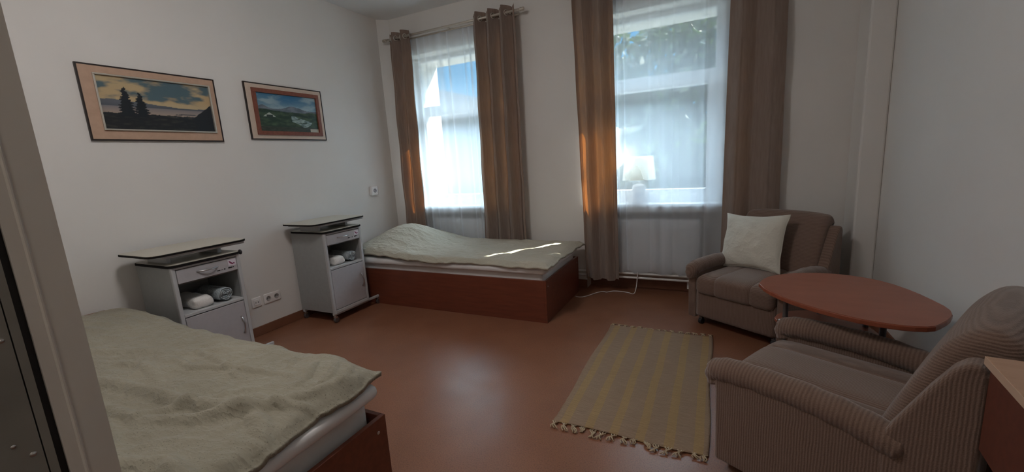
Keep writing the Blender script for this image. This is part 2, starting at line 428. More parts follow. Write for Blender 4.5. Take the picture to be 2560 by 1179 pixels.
# ------------------------------------------------------------------ windows
def window(idx, x0, x1):
    w = empty('window_%d' % idx, ((x0 + x1) / 2, GY, SILL)); w['kind'] = 'structure'
    P = lambda o: lp(o, w)
    y0, y1 = GY - .035, GY + .035
    zt, zu, zl, zb = 2.518, 2.024, 1.903, .987
    pu0, pu1 = x0 + .052, x1 - .074 if idx == 2 else x1 - .06   # upper pane
    pl0, pl1 = x0 + .088, x1 - .132 if idx == 2 else x1 - .12   # lower pane
    mb = MB(); mb.box(x0, pu0 - .03 * 0, y0, y1, SILL + .01, HEAD); mb.box(pu1, x1, y0, y1, SILL + .01, HEAD)
    mb.box(pu0, pu1, y0, y1, zt, HEAD); mb.box(pu0, pu1, y0, y1, zl + .045, zu); mb.box(pu0, pu1, y0, y1, SILL + .01, .925)
    P(mb.build('window_frame', PVC, bevel=.004))
    mb = MB(); sy0, sy1 = y0 - .018, y1 - .01
    mb.box(pu0 - .005, pl0, sy0, sy1, .915, zl + .055); mb.box(pl1, pu1 + .005, sy0, sy1, .915, zl + .055)
    mb.box(pl0, pl1, sy0, sy1, .915, zb); mb.box(pl0, pl1, sy0, sy1, zl, zl + .055)
    P(mb.build('sash', PVC, bevel=.006))
    P(box('pane', pu0 - .004, pu1 + .004, GY - .004, GY + .004, zu - .004, zt + .004, GLASS))
    P(box('pane', pl0 - .004, pl1 + .004, GY - .004, GY + .004, zb - .004, zl + .004, GLASS))
    P(MB().box(x0 - .02, x1 + .02, D - .02, D, SILL - .012, SILL + .018).box(x0 + .001, x1 - .001, D, GY - .03, SILL - .012, SILL + .018).build('window_sill', PVC, bevel=.005))
    P(box('outer_sill', x0 + .001, x1 - .001, GY + .035, YO + .04, SILL - .009, SILL + .03, PVC))
    h = MB().rbox((pu1 - .03 if idx == 1 else pl0 - .025, sy0 - .02, 1.42), (.012, .012, .06), .01, 4)
    P(h.build('window_handle', PVC, smooth=True))
window(1, *W1); window(2, *W2)

# ------------------------------------------------------------------ radiators and pipes
def radiator(x0, x1, label, fy=D + .085):
    r = empty('radiator', ((x0 + x1) / 2, fy - .06, .0), label=label, cat='radiator', group='panel radiators under the windows')
    P = lambda o: lp(o, r)
    y0, y1 = fy - .095, fy - .03
    P(MB().rbox(((x0 + x1) / 2, (y0 + y1) / 2, .455), ((x1 - x0) / 2, (y1 - y0) / 2, .265), .012, (10, 4, 8)).build('panel', RADIATOR, smooth=True))
    mb = MB()
    for i in range(int((x1 - x0) / .035)):
        xx = x0 + .03 + i * .035; mb.box(xx, xx + .012, y0 + .012, y1 - .01, .718, .726)
    mb.box(x0 + .03, x1 - .03, (y0 + y1) / 2 - .002, (y0 + y1) / 2 + .002, .718, .7262)
    P(mb.build('grille', GREYPOST))
    P(MB().rbox(((x0 + x1) / 2, y0 - .001, .455), ((x1 - x0) / 2 - .03, .004, .235), .004, (6, 2, 6)).build('front_plate', RADIATOR, smooth=True))
    P(MB().cyl((x1 - .1, fy - .06, .06), (x1 - .1, fy - .06, .20), .010).cyl((x1 - .1, fy - .06, .20), (x1 - .1, D + .149, .20), .009).build('bracket', RADIATOR))
    P(MB().cyl((x0 + .1, fy - .06, .19), (x0 + .1, D + .149, .19), .010).build('bracket', RADIATOR))
radiator(.45, 1.40, 'white panel radiator under the window behind the made bed in the corner')
radiator(2.56, 3.395, 'white panel radiator behind the sheer curtain left of the armchair with the cushion')
pp = MB()
pp.tube([(.3, D - .02, .192), (2.5, D - .02, .190), (4.35, D - .02, .186)], .011, 12); pp.tube([(.3, D - .02, .150), (2.5, D - .02, .148), (4.35, D - .02, .144)], .011, 12)
tag(pp.build('heating_pipe', RADIATOR, smooth=True), 'pair of thin white heating pipes running low along the window wall', 'pipe')

# ------------------------------------------------------------------ curtain rods, curtains, sheers
RY = D - .10; RZ = 2.755
def rod(x0, x1, label):
    r = empty('curtain_rod', ((x0 + x1) / 2, RY, RZ), label=label, cat='curtain rod')
    P = lambda o: lp(o, r)
    P(MB().tube([(x0, RY, RZ), (x1, RY, RZ)], .012, 14).build('rod', STEELW, smooth=True))
    P(MB().tube([(x0 + .05, RY + .055, RZ - .02), (x1 - .05, RY + .055, RZ - .02)], .008, 12).build('rear_rod', STEELW, smooth=True))
    for x, s in ((x0, -1), (x1, 1)):
        f = MB().lathe([(.001, -.035), (.016, -.028), (.018, -.012), (.012, 0), (.017, .004), (.017, .012), (.012, .016)], 16)
        o = f.build('finial', STEELW, smooth=True); o.rotation_euler = (0, -PI / 2 * s * -1, 0)
        o.rotation_euler = (0, PI / 2 if s < 0 else -PI / 2, 0); o.location = (x, RY, RZ); P(o)
    for x in (x0 + .06, (x0 + x1) / 2, x1 - .12):
        P(MB().cyl((x, RY, RZ - .013), (x, D - .001, RZ - .013), .007).cyl((x, D - .006, RZ - .013), (x, D, RZ - .013), .022).build('bracket', STEELW))
STEELW = mat('champagne_rod_metal', C3(.60, .55, .48), .35, metal=.5)
rod(.107, 1.80, 'pale metal double curtain rod above the window beside the paintings')
rod(2.285, 4.02, 'pale metal double curtain rod above the window behind the armchairs')

def curtain(tx, bx, zt, zb, n, amp, label, seed=0, ph=0.0, topwave=.012, yoff=0, prof=None, ns=120):
    rnd = random.Random(seed)
    root = empty('curtain', ((bx[0] + bx[1]) / 2, RY, zb), label=label, cat='curtain', group='brown eyelet curtains')
    offs = [rnd.uniform(-.25, .25) for _ in range(8)]
    def fn(u, v):
        z = zb + (zt - zb) * v
        k = 1 - v
        x0 = bx[0] + (tx[0] - bx[0]) * v ** 1.3; x1 = bx[1] + (tx[1] - bx[1]) * v ** 1.3
        uu = u + .018 * math.sin(2 * PI * (u * n * .5 + offs[0]) + k * 2.0) * k
        if prof: uu2 = prof(u, v)
        else: uu2 = uu
        a = 2 * PI * n * uu + ph
        w = math.sin(a) + .22 * math.sin(3 * a + offs[1] * 4) * (.4 + .6 * k)
        A = amp * (1 - .18 * k + .25 * k * math.sin(3.1 * u * n + offs[2] * 9))
        x = x0 + (x1 - x0) * uu2 + .010 * math.sin(2 * a + offs[3]) 
        y = RY + yoff * k + A * w + .006 * math.sin(9 * z + 5 * u)
        x = max(min(x, x1 + .004), x0 - .004)
        zz = z + (topwave * math.cos(a * 1.0) if v > .97 else 0) - (.012 * math.sin(a + 1) if v < .02 else 0)
        return (x, min(y, D - .012), zz)
    c = MB().grid(ns, 60, fn).build('cloth', CURTAIN, smooth=True)
    lp(c, root)
    # eyelets where the cloth crosses the rod
    k = 0
    for i in range(int(2 * n) + 1):
        a = i * PI
        u = (a - ph) / (2 * PI * n)
        if not 0.02 < u < .98: continue
        p = fn(u, (RZ - zb) / (zt - zb)); 
        g = MB()
        pts = [Vector((0, .024 * math.cos(t), .024 * math.sin(t))) for t in [2 * PI * q / 20 for q in range(21)]]
        g.tube(pts, .0045, 8, cap=False)
        o = g.build('eyelet', STEELW, smooth=True); o.location = (p[0], RY, RZ); o.rotation_euler = (0, 0, .5 if i % 2 else -.5); lp(o, root)
    return root
curtain((.150, .472), (.09, .440), 2.81, .16, 2.5, .044, 'leftmost brown curtain, narrow, hanging in the corner beside the pictures wall', 1, .6)
curtain((1.232, 1.745), (1.20, 1.735), 2.81, .16, 3.5, .056, 'broad brown curtain hanging behind the middle of the corner bed', 2, 1.3)
curtain((2.285, 2.665), (2.335, 2.680), 2.81, .135, 2.5, .040, 'brown curtain glowing orange in the sun, between the corner bed and the lamp window', 3, .3)
def pr4(u, v):
    return u
curtain((3.590, 3.965), (3.560, 3.975), 2.81, .16, 1.8, .030, 'rightmost brown curtain, hanging behind the armchair with the cushion', 4, 2.2, prof=pr4)

def sheer(x0, x1, zb, n, label, seed):
    rnd = random.Random(seed); y = RY + .058; offs = [rnd.uniform(0, 6.28) for _ in range(9)]
    dens = [rnd.uniform(.6, 1.5) for _ in range(60)]
    def fn(u, v):
        z = zb + (2.735 - zb) * v
        a = 2 * PI * n * u + 1.6 * math.sin(2 * PI * u * 2.3 + offs[0]) + .8 * math.sin(2 * PI * u * 5.1 + offs[1])
        amp = .0045 + .004 * math.sin(2 * PI * u * 3 + offs[2])
        yy = y + amp * math.sin(a) * (1.15 - .35 * v) + .004 * math.sin(3 * z + u * 7)
        x = x0 + (x1 - x0) * u + .004 * math.sin(a * 1.0 + 1.4) + .004 * math.sin(2.2 * z + offs[3])
        zz = z - (.014 * math.sin(a * .5 + offs[4]) + .006 * math.sin(a)) * max(0, 1 - v * 12)
        return (x, min(yy, D - .024), zz)
    return tag(MB().grid(260, 26, fn).build('sheer_curtain', SHEER, smooth=True), label, 'sheer curtain', 'white voile curtains')
sheer(.34, 1.46, .212, 11, 'translucent white voile over the window behind the corner bed', 11)
sheer(2.44, 3.585, .212, 12, 'translucent white voile over the window with the table lamp', 12)

def sstep(a, b, x): t = max(0, min(1, (x - a) / (b - a))); return t * t * (3 - 2 * t)
# ------------------------------------------------------------------ pictures
def mixc(a, b, t): t = max(0, min(1, t)); return tuple(a[i] * (1 - t) + b[i] * t for i in range(3))
def lin(r, g, b): return srgb(r, g, b)[:3]
def fb(x, y, s=1.0, o=4):
    t = 0; a = 1; q = 0
    for i in range(o): t += a * noise.noise(Vector((x * s, y * s, i * 7.3))); q += a; a *= .5; s *= 2.1
    return t / q
BR = 1.02
def paint_lake(u, v):
    # sunset lake, two firs in front of far hills
    c = mixc(lin(190, 160, 118), lin(178, 158, 122), v)
    cl = fb(u * 2.2 + 4, v * 3.6, 1.5)
    c = mixc(c, lin(78, 100, 108), (cl + .08 + .30 * math.exp(-((u - .55) / .20) ** 2) * sstep(.55, .75, v) - max(0, .75 - v) * 1.0) * 4)
    c = mixc(c, lin(180, 175, 150), max(0, (.62 - v)) * 2.2 if v > .45 else 0)
    hill = .53 + .04 * math.sin(u * 5 + 1) + .02 * fb(u * 6, 0, 1) - .02 * u
    if v < hill: c = mixc(lin(70, 78, 88), lin(92, 96, 104), (v - .40) * 8)
    if v < .44 + .01 * math.sin(u * 3): c = mixc(lin(172, 150, 132), lin(120, 118, 122), (v - .25) * 5)
    if v < .31 + .03 * fb(u * 14, 1, 1) + (.0 if u < .55 else 0): c = mixc(lin(34, 38, 42), lin(82, 78, 70), max(0, fb(u * 9, v * 22, 1)) * 1.8)
    if .26 < v < .36 and u > .62 and fb(u * 5, v * 30, 1) > .05: c = lin(70, 72, 78)
    if u > .80 and v < .28 + (u - .80) * 1.55 + .03 * fb(u * 30, 2, 1): c = lin(32, 36, 42)
    for cx, top, w in ((.205, .83, .085), (.325, .74, .075)):
        b = .24
        if b < v < top:
            k = (top - v) / (top - b); ww = w * (k ** .8) * (.55 + .45 * abs(math.sin(v * 60 + cx * 9))) + .004
            if abs(u - cx - .006 * math.sin(v * 40)) < ww + .012 * fb(u * 40, v * 40, 1): c = lin(27, 34, 40)
    if v < .26: c = mixc(c, lin(26, 30, 34), .45)
    return c
def paint_valley(u, v):
    c = mixc(lin(120, 150, 165), lin(48, 108, 142), (v - .6) * 2.2)
    cl = fb(u * 2.4 + 9, v * 4, 1.4); c = mixc(c, lin(150, 172, 180), (cl + .05) * 4)
    c = mixc(c, lin(34, 98, 140), .75 * math.exp(-((u - .52 - .06 * cl) / .24) ** 2) * sstep(.62, .86, v + .2 * cl))
    m = .60 + .10 * math.exp(-((u - .58) / .16) ** 2) + .09 * math.exp(-((u - .08) / .09) ** 2) + .03 * fb(u * 9, 3, 1)
    if v < m: c = mixc(lin(88, 98, 108), lin(120, 128, 136), fb(u * 8, v * 12, 1) * 2 + .3)
    g = .54 + .12 * max(0, .4 - u) + .05 * fb(u * 5, 5, 1)
    if v < g: c = mixc(lin(36, 58, 46), lin(72, 92, 66), fb(u * 7, v * 12, 1) * 2 + .3)
    if v < .50 and abs(u - .64 - .12 * math.sin(v * 9)) < .02 + (.16 - abs(v - .28)) * 1.0 * (v > .13) and v > .10 and fb(u * 10, v * 30, 1) > -.22: c = mixc(lin(150, 168, 165), lin(88, 108, 105), fb(u * 12, v * 40, 1) * 3 + .4)
    if v < .13: c = mixc(lin(40, 48, 40), lin(66, 72, 60), fb(u * 12, v * 20, 1) + .5)
    if abs(u - .17) < (.50 - v) * .9 and .38 < v < .50: c = lin(176, 182, 172)
    if abs(u - .17) < .05 and .36 < v < .44: c = lin(40, 55, 48)
    if u > .84 and v < .10: c = lin(170, 165, 150)
    return c
def vcol_mat(name, rough=.35):
    t = NT(name); a = t.n('ShaderNodeVertexColor'); a.layer_name = 'paint'; t.base(a.outputs[0])
    t.b.inputs['Roughness'].default_value = rough; t.bump(t.noise(220, 3), .15, .001); return t.m
PAINT = vcol_mat('oil_paint')
FRAMETAN = mat('tan_linen_frame', C3(.47, .31, .22), .6, var=.06, vscale=30)
FRAMECREAM = mat('cream_linen_frame', C3(.58, .46, .37), .6, var=.04, vscale=30)
FRAMERED = wood('red_brown_frame', C3(.17, .05, .03), C3(.22, .07, .04), .4)
FRAMEBLACK = mat('dark_frame_edge', C3(.02, .012, .010), .4)
def ring(mb, y0, y1, z0, z1, t, x0, x1, mi=0):
    mb.box(x0, x1, y0, y1, z0, z0 + t, mi); mb.box(x0, x1, y0, y1, z1 - t, z1, mi)
    mb.box(x0, x1, y0, y0 + t, z0 + t, z1 - t, mi); mb.box(x0, x1, y1 - t, y1, z0 + t, z1 - t, mi); return mb
def picture(y0, y1, z0, z1, fn, wide, label, inner):
    r = empty('painting', (0, (y0 + y1) / 2, z0), label=label, cat='painting', group='framed landscape paintings')
    P = lambda o: lp(o, r)
    P(ring(MB(), y0, y1, z0, z1, .009, .001, .016).build('outer_edge', FRAMEBLACK))
    iy0, iy1, iz0, iz1 = inner
    mb = MB(); o = .0095
    mb.box(.002, .0145, y0 + o, y1 - o, z0 + o, iz0); mb.box(.002, .0145, y0 + o, y1 - o, iz1, z1 - o); mb.box(.002, .0145, y0 + o, iy0, iz0, iz1); mb.box(.002, .0145, iy1, y1 - o, iz0, iz1)
    P(mb.build('frame', wide[0]))
    t = wide[2]
    P(ring(MB(), iy0 - .001, iy1 + .001, iz0 - .001, iz1 + .001, t, .004, .026).build('inner_frame', wide[1], bevel=.002))
    py0, py1, pz0, pz1 = iy0 + t, iy1 - t, iz0 + t, iz1 - t
    nu, nv = 200, 100
    me_b = MB().grid(nu, nv, lambda u, v: (.012, py0 + (py1 - py0) * u, pz0 + (pz1 - pz0) * v))
    o = me_b.build('canvas', PAINT)
    ca = o.data.color_attributes.new('paint', 'FLOAT_COLOR', 'POINT')
    for j in range(nv + 1):
        for i in range(nu + 1):
            c = fn(i / nu, j / nv); ca.data[j * (nu + 1) + i].color = (c[0] * BR, c[1] * BR, c[2] * BR, 1)
    P(o)
    P(MB().box(.0005, .006, py0 - .01, py1 + .01, pz0 - .01, pz1 + .01).build('backing', FRAMEBLACK))
picture(1.289, 2.085, 1.632, 2.099, paint_lake, (FRAMETAN, GOLDEDGE, .010), 'larger landscape painting with two dark firs by a lake in a wide tan frame', (1.362, 2.040, 1.698, 2.046))
picture(2.315, 3.074, 1.653, 2.121, paint_valley, (FRAMECREAM, FRAMERED, .034), 'smaller mountain valley painting in a cream frame with red-brown inner edge', (2.372, 3.030, 1.694, 2.078))

# ------------------------------------------------------------------ sockets, thermostat
def outlet_round(mb, y, z, rec=True):
    n = 24
    pts = [(.0125, y + .0195 * math.cos(2 * PI * k / n), z + .0195 * math.sin(2 * PI * k / n)) for k in range(n)]
    return pts
def socket(y0, y1, z0, z1, kind, label):
    r = empty('wall_socket', (0, (y0 + y1) / 2, z0), label=label, cat='socket', group='white sockets on the left wall')
    P = lambda o: lp(o, r)
    P(MB().rbox((.005, (y0 + y1) / 2, (z0 + z1) / 2), (.005, (y1 - y0) / 2, (z1 - z0) / 2), .004, (3, 8, 8)).build('cover_plate', WHITEPL, smooth=True))
    cs = [(y0 + y1) / 2] if kind == 1 else [y0 + (y1 - y0) * .26, y0 + (y1 - y0) * .74]
    zc = (z0 + z1) / 2
    for c in cs:
        if kind == 1:
            P(MB().rbox((.011, c, zc), (.003, .026, .026), .003, (2, 6, 6)).build('insert', WHITEPL, smooth=True))
            for d in (-.011, .011):
                q = MB().lathe([(0, 0), (.0045, 0), (.0045, .001)], 14).build('hole', GAPDARK); q.rotation_euler = (0, PI / 2, 0); q.location = (.0142, c + d, zc); P(q)
        else:
            q = MB().lathe([(.0005, .0005), (.018, .0005), (.0185, .003), (.021, .0035), (.0215, .0)], 28).build('insert', SOCKIN, smooth=True)
            q.rotation_euler = (0, PI / 2, 0); q.location = (.0100, c, zc); P(q)
            for d in (-.0085, .0085):
                q = MB().lathe([(0, 0), (.0035, 0), (.0035, .001)], 12).build('hole', GAPDARK); q.rotation_euler = (0, PI / 2, 0); q.location = (.0112, c + d, zc); P(q)
SOCKIN = mat('socket_well_plastic', C3(.34, .32, .31), .45)
socket(2.075, 2.158, .250, .335, 1, 'single two-hole socket nearest the near bedside cabinet')
socket(2.182, 2.338, .252, .337, 2, 'double socket plate nearest the far bedside cabinet')
th = empty('thermostat', (0, 3.62, 1.05), label='small square white control box with a round ring, on the left wall near the corner', cat='thermostat')
lp(MB().rbox((.018, 3.625, 1.102), (.018, .052, .052), .006, (3, 5, 5)).build('housing', WHITEPL, smooth=True), th)
q = MB().lathe([(.014, .0), (.014, .003), (.022, .003), (.022, 0)], 26).build('ring', DSTEEL, smooth=False); q.rotation_euler = (0, PI / 2, 0); q.location = (.0355, 3.625, 1.104); lp(q, th)
q = MB().lathe([(.0, .001), (.006, .001), (.006, 0)], 16).build('button', DSTEEL); q.rotation_euler = (0, PI / 2, 0); q.location = (.0365, 3.625, 1.104); lp(q, th)

# ------------------------------------------------------------------ bedside cabinets
def rounded_rect(x0, x1, y0, y1, r, n=6):
    p = []
    for cx, cy, a in ((x1 - r, y0 + r, -PI / 2), (x1 - r, y1 - r, 0), (x0 + r, y1 - r, PI / 2), (x0 + r, y0 + r, PI)):
        p += arc(cx, cy, r, a, a + PI / 2, n)
    return p
def make_cabinet(label):
    # local: x out from the wall (0.03..), y along the wall, 0 = near side
    r = empty('bedside_cabinet', (0, 0, 0), label=label, cat='bedside cabinet', group='grey wheeled bedside cabinets')
    X0, X1, W, ZB, ZT = .03, .462, .425, .094, .838
    def P(o, p=None): o.parent = p or r; return o
    mb = MB(); t = .016
    mb.box(X0, X1 - .012, 0.004, t, ZB, ZT - .02); mb.box(X0, X1 - .012, W - t, W - .004, ZB, ZT - .02)
    mb.box(X0, X0 + .012, t, W - t, ZB, ZT - .02); mb.box(X0 + .012, X1 - .012, t, W - t, ZB, ZB + .03)
    P(mb.build('body', GREYBODY))
    mb = MB()
    for y in (0, W - .024): mb.box(X1 - .024, X1, y, y + .024, ZB - .012, ZT - .018)
    mb.box(X1 - .022, X1, .024, W - .024, ZT - .034, ZT - .018); mb.box(X1 - .022, X1, .024, W - .024, ZB - .010, ZB + .022)
    P(mb.build('front_posts', GREYPOST, bevel=.004))
    P(MB().box(X0 + .012, X1 - .001, .024, W - .024, .487, .507).build('shelf', GREYPOST, bevel=.003))
    P(MB().box(X0 + .012, X1 - .03, t, W - t, .700, .708).build('drawer_bottom', GREYBODY))
    P(MB().rbox(((X0 + X1) / 2 + .002, W / 2, ZT - .009), ((X1 - X0) / 2 + .012, W / 2 + .012, .009), .009, 2).build('worktop', EDGEBLACK)) if False else None
    wt = MB().prism(rounded_rect(X0, X1 + .016, -.014, W + .014, .045), ZT - .018, ZT - .002).build('worktop', EDGEBLACK, bevel=.003); P(wt)
    P(MB().prism(rounded_rect(X0 + .006, X1 + .010, -.008, W + .008, .04), ZT - .0025, ZT + .001).build('worktop_surface', BEIGETOP), wt)
    d = P(MB().box(X1 - .016, X1 - .001, .027, W - .027, .712, ZT - .038).build('drawer', DOORGREY, bevel=.002))
    P(MB().box(X1 - .03, X1 - .012, .0245, W - .0245, .708, ZT - .034).build('gap', GAPDARK), d)
    hp = lambda a, b, ax: [((X1 - .001) + .022 * math.sin(PI * k / 12), (a + (b - a) * k / 12) if ax == 'y' else a, 0) for k in range(13)]
    pts = [(X1 - .002 + .024 * math.sin(PI * k / 14) ** .7, W * .33 + .13 * k / 14, .764) for k in range(15)]
    P(MB().tube(pts, .0045, 8).build('handle', STEEL, smooth=True), d)
    # sticker with a small figure and a row of dark inventory marks
    st = P(MB().box(X1 - .001, X1 + .0003, W - .085, W - .032, .750, .792).build('sticker', STICKW), d)
    fig = [(W - .078, .786), (W - .066, .776), (W - .056, .766), (W - .046, .770), (W - .036, .756), (W - .046, .762), (W - .058, .756), (W - .070, .764), (W - .080, .778)]
    P(MB().add([(X1 + .0006, y, z) for y, z in fig], [tuple(range(len(fig)))]).build('printed_figure', STICKR), d)
    for (a, b, z0, z1) in ((.262, .282, .733, .739), (.288, .302, .735, .737), (.308, .316, .733, .741), (.336, .362, .734, .742), (.366, .374, .736, .741)):
        P(MB().box(X1 - .001, X1 + .0004, a, b, z0, z1).build('inventory_mark', EDGEBLACK), d)
    dd = P(MB().box(X1 - .016, X1 - .001, .027, W - .027, ZB + .027, .482).build('door', DOORGREY, bevel=.002))
    P(MB().box(X1 - .03, X1 - .012, .0245, W - .0245, ZB + .024, .486).build('gap', GAPDARK), dd)
    pts = [(X1 - .002 + .026 * math.sin(PI * k / 14) ** .7, W - .062, .375 - .125 * k / 14) for k in range(15)]
    P(MB().tube(pts, .005, 8).build('handle', STEEL, smooth=True), dd)
    # raised over-bed leaf
    ot = P(MB().prism(rounded_rect(X0 + .02, X1 + .014, -.100, W + .075, .06), .902, .914).build('overbed_leaf', EDGEBLACK, bevel=.002))
    P(MB().prism(rounded_rect(X0 + .025, X1 + .009, -.095, W + .070, .056), .9135, .9165).build('leaf_surface', BEIGETOP), ot)
    P(MB().box(X0 + .03, X1 - .012, -.03, W + .055, .884, .902).build('leaf_rail', GREYPOST, bevel=.003), ot)
    for y in (.03, W - .085):
        P(MB().box(X0 + .10, X1 - .10, y, y + .028, ZT, .885).build('bracket', GREYPOST, bevel=.004))
    # foot bars and casters
    for x in (X1 - .03, X0 + .01):
        P(MB().box(x, x + .022, .0 if x > .2 else .0, W + .145, ZB - .024, ZB - .002).build('foot_bar', GREYPOST, bevel=.003))
    for x in (X1 - .02, X0 + .02):
        for y in (.02, W + .125):
            c = P(MB().cyl((x, y, .055), (x, y, ZB - .02), .009).box(x - .014, x + .014, y - .012, y + .016, .046, .062).build('caster', STEEL, bevel=.002))
            P(MB().cyl((x - .011, y + .006, .027), (x + .011, y + .006, .027), .0268, 20).build('wheel', DSTEEL, bevel=.004), c)
    return r
STICKW = mat('sticker_white', C3(.66, .62, .68), .5)
STICKR = mat('sticker_purple_red', C3(.22, .04, .10), .5)
def copy_tree(o, parent=None):
    c = o.copy(); COL.objects.link(c); c.parent = parent
    for ch in list(o.children): copy_tree(ch, c)
    return c
cab2 = make_cabinet('grey wheeled bedside cabinet further away, beside the corner bed'); 
cab1 = copy_tree(cab2); cab1['label'] = 'grey wheeled bedside cabinet nearer the camera, half hidden by the near bed'
cab2.location = (0, 2.508, 0); cab1.location = (.02, 1.345, -.008)
cab1.location.z = 0
k = empty('cable_clip', (.508, 1.79, .81), label='black round knob on the right end of the near cabinet top', cat='clip')
lp(MB().lathe([(.0, .0), (.012, 0), (.018, .006), (.018, .012), (.010, .018), (0, .018)], 18, (0, 0, 0)).build('knob', SEAL, smooth=True), k)
k.children[0].matrix_parent_inverse = Matrix(); k.children[0].rotation_euler = (-PI / 2, 0, 0)
k.location = (.455, 1.785, .825)

def towel_roll(x0, x1, y, z, r, m, label):
    ro = empty('rolled_towel', (x1, y, z - r), label=label, cat='towel', group='rolled grey towels')
    mb = MB(); n = 60
    pts = []
    turns = 3.6
    def sp(u, v):
        a = u * turns * 2 * PI; rr = r * (.10 + .90 * u) * (1 + .05 * math.sin(a * 5 + 3 * v))
        x = x0 + (x1 - x0) * v + .006 * math.sin(a * 3) * (v > .98)
        return (x, y + rr * math.cos(a), z + rr * .95 * math.sin(a))
    mb.grid(150, 8, sp)
    o = mb.build('towel', m, smooth=True, solid=.008); lp(o, ro)
    inner = MB().cyl((x0 + .01, y, z), (x1 - .012, y, z), r * .93, 24).build('core', TOWELD); lp(inner, ro)
def bag(x0, x1, y, z, hy, hz, label):
    f = lambda a, b, c: (a, b + .004 * math.sin(a * 60 + c * 80), c + .004 * noise.noise(Vector((a * 20, b * 30, c * 9))))
    o = MB().rbox(((x0 + x1) / 2, y, z), ((x1 - x0) / 2, hy, hz), .028, (16, 10, 8), f).build('folded_linen', TOWELW, smooth=True)
    tag(o, label, 'linen', 'white folded bundles on the cabinet shelves')
for (cx, oy, lab) in ((0, 2.508, 'far'), (.02, 1.345, 'near')):
    towel_roll(.16 + cx, .435 + cx, oy + .305, .507 + .050, .048, TOWELG, 'rolled grey towel on the open shelf of the %s cabinet' % lab)
    bag(.12 + cx, .435 + cx, oy + .165, .507 + .037, .062, .037, 'white folded linen bundle on the open shelf of the %s cabinet' % lab)

# ------------------------------------------------------------------ beds
def wr(x, y, s=1.0):
    a = noise.noise(Vector((x * 3.0 * s, y * 6.5 * s, 1.3)))
    b = noise.noise(Vector((x * 7.0 * s + a * 1.3, y * 12 * s + a, 4.1)))
    c = noise.noise(Vector((x * 16 * s + b, y * 24 * s, 8.7)))
    return (.5 - abs(a)) * .5 + (.5 - abs(b)) * .35 + c * .12
def bed(y0, y1, x1, zt, label, head):
    r = empty('bed', ((.06 + x1) / 2, (y0 + y1) / 2, 0), label=label, cat='bed', group='cherry wood single beds')
    P = lambda o: lp(o, r)
    x0 = .05; t = .02
    P(box('side_rail', x0 + t, x1 - t, y0, y0 + t, .0, zt, BEDWOOD, bevel=.0015)); P(box('side_rail', x0 + t, x1 - t, y1 - t, y1, .0, zt, BEDWOOD, bevel=.0015))
    P(box('footboard', x1 - t, x1, y0, y1, .0, zt, BEDWOOD, bevel=.0015)); P(box('headboard', x0, x0 + t, y0, y1, .0, head, BEDWOOD, bevel=.0015))
    P(box('slat_base', x0 + t, x1 - t, y0 + t, y1 - t, .24, .27, DESKTOP))
    for yy in (y0 + .045, y1 - .045):
        q = MB().lathe([(0, .0015), (.006, .0015), (.007, 0)], 16).build('bolt_cap', STEEL); q.rotation_euler = (0, PI / 2, 0); q.location = (x1, yy, zt - .055); P(q)
    return r
bed(.235, 1.145, 2.33, .375, 'near cherry wood bed frame in the lower left, below the cabinets', .58)
bed(3.07, 3.963, 2.281, .362, 'far cherry wood bed frame along the window wall in the corner', .50)
def mattress(x0, x1, y0, y1, z0, z1, m, name, label, r=.03, cat='mattress'):
    f = lambda a, b, c: (a, b, c + .004 * noise.noise(Vector((a * 4, b * 5, c))))
    o = MB().rbox(((x0 + x1) / 2, (y0 + y1) / 2, (z0 + z1) / 2), ((x1 - x0) / 2, (y1 - y0) / 2, (z1 - z0) / 2), r, (30, 16, 6), f).build(name, m, smooth=True)
    return tag(o, label, cat)
mattress(.08, 2.275, .262, 1.108, .272, .452, MATTRESS, 'mattress', 'white mattress inside the near bed frame', .02)
mattress(.08, 2.315, .250, 1.150, .442, .505, TOPPER, 'mattress_topper', 'white padded topper overhanging the near mattress', .03)
mattress(.08, 2.245, 3.095, 3.938, .272, .425, MATTRESS, 'mattress', 'white mattress inside the corner bed frame', .02)
mattress(.08, 2.285, 3.052, 3.950, .412, .480, TOPPER, 'mattress_topper', 'white padded topper over the mattress of the corner bed', .03)

def duvet(name, x0, x1, y0, y1, zb, bumpf, m, label, seed, amp, edge, nx=230, ny=110, thick=.018):
    def fn(u, v):
        # edge wobble
        ex0 = x0; ex1 = x1 + edge[0](v); ey0 = y0 + edge[1](u); ey1 = y1 + edge[2](u)
        x = ex0 + (ex1 - ex0) * u; y = ey0 + (ey1 - ey0) * v
        w = wr(x + seed, y + seed * .7)
        e = min(u * (x1 - x0), (1 - u) * (x1 - x0) , v * (y1 - y0), (1 - v) * (y1 - y0))
        eg = 1 - sstep(0, .075, e)
        z = zb + bumpf(x, y) + amp * (w - .25) * (1 - .3 * eg) - .034 * eg * eg + .004 * eg * math.sin(31 * (x + y) + 7 * w)
        return (x, y, z)
    o = MB().grid(nx, ny, fn).build(name, m, smooth=True, solid=thick)
    o.modifiers[0].offset = -1 if False else 0
    return tag(o, label, 'duvet')
def crease(x, y, pts, w, h):
    h *= 1.15; w *= .78
    best = 9; tt = 0
    for i in range(len(pts) - 1):
        ax, ay = pts[i]; bx, by = pts[i + 1]; dx, dy = bx - ax, by - ay; q = max(0, min(1, ((x - ax) * dx + (y - ay) * dy) / (dx * dx + dy * dy)))
        d = math.hypot(x - ax - q * dx, y - ay - q * dy)
        if d < best: best = d; tt = (i + q) / (len(pts) - 1)
    return h * math.exp(-(best / w) ** 2) * math.sin(PI * min(1, max(0, tt * .94 + .03))) ** .5
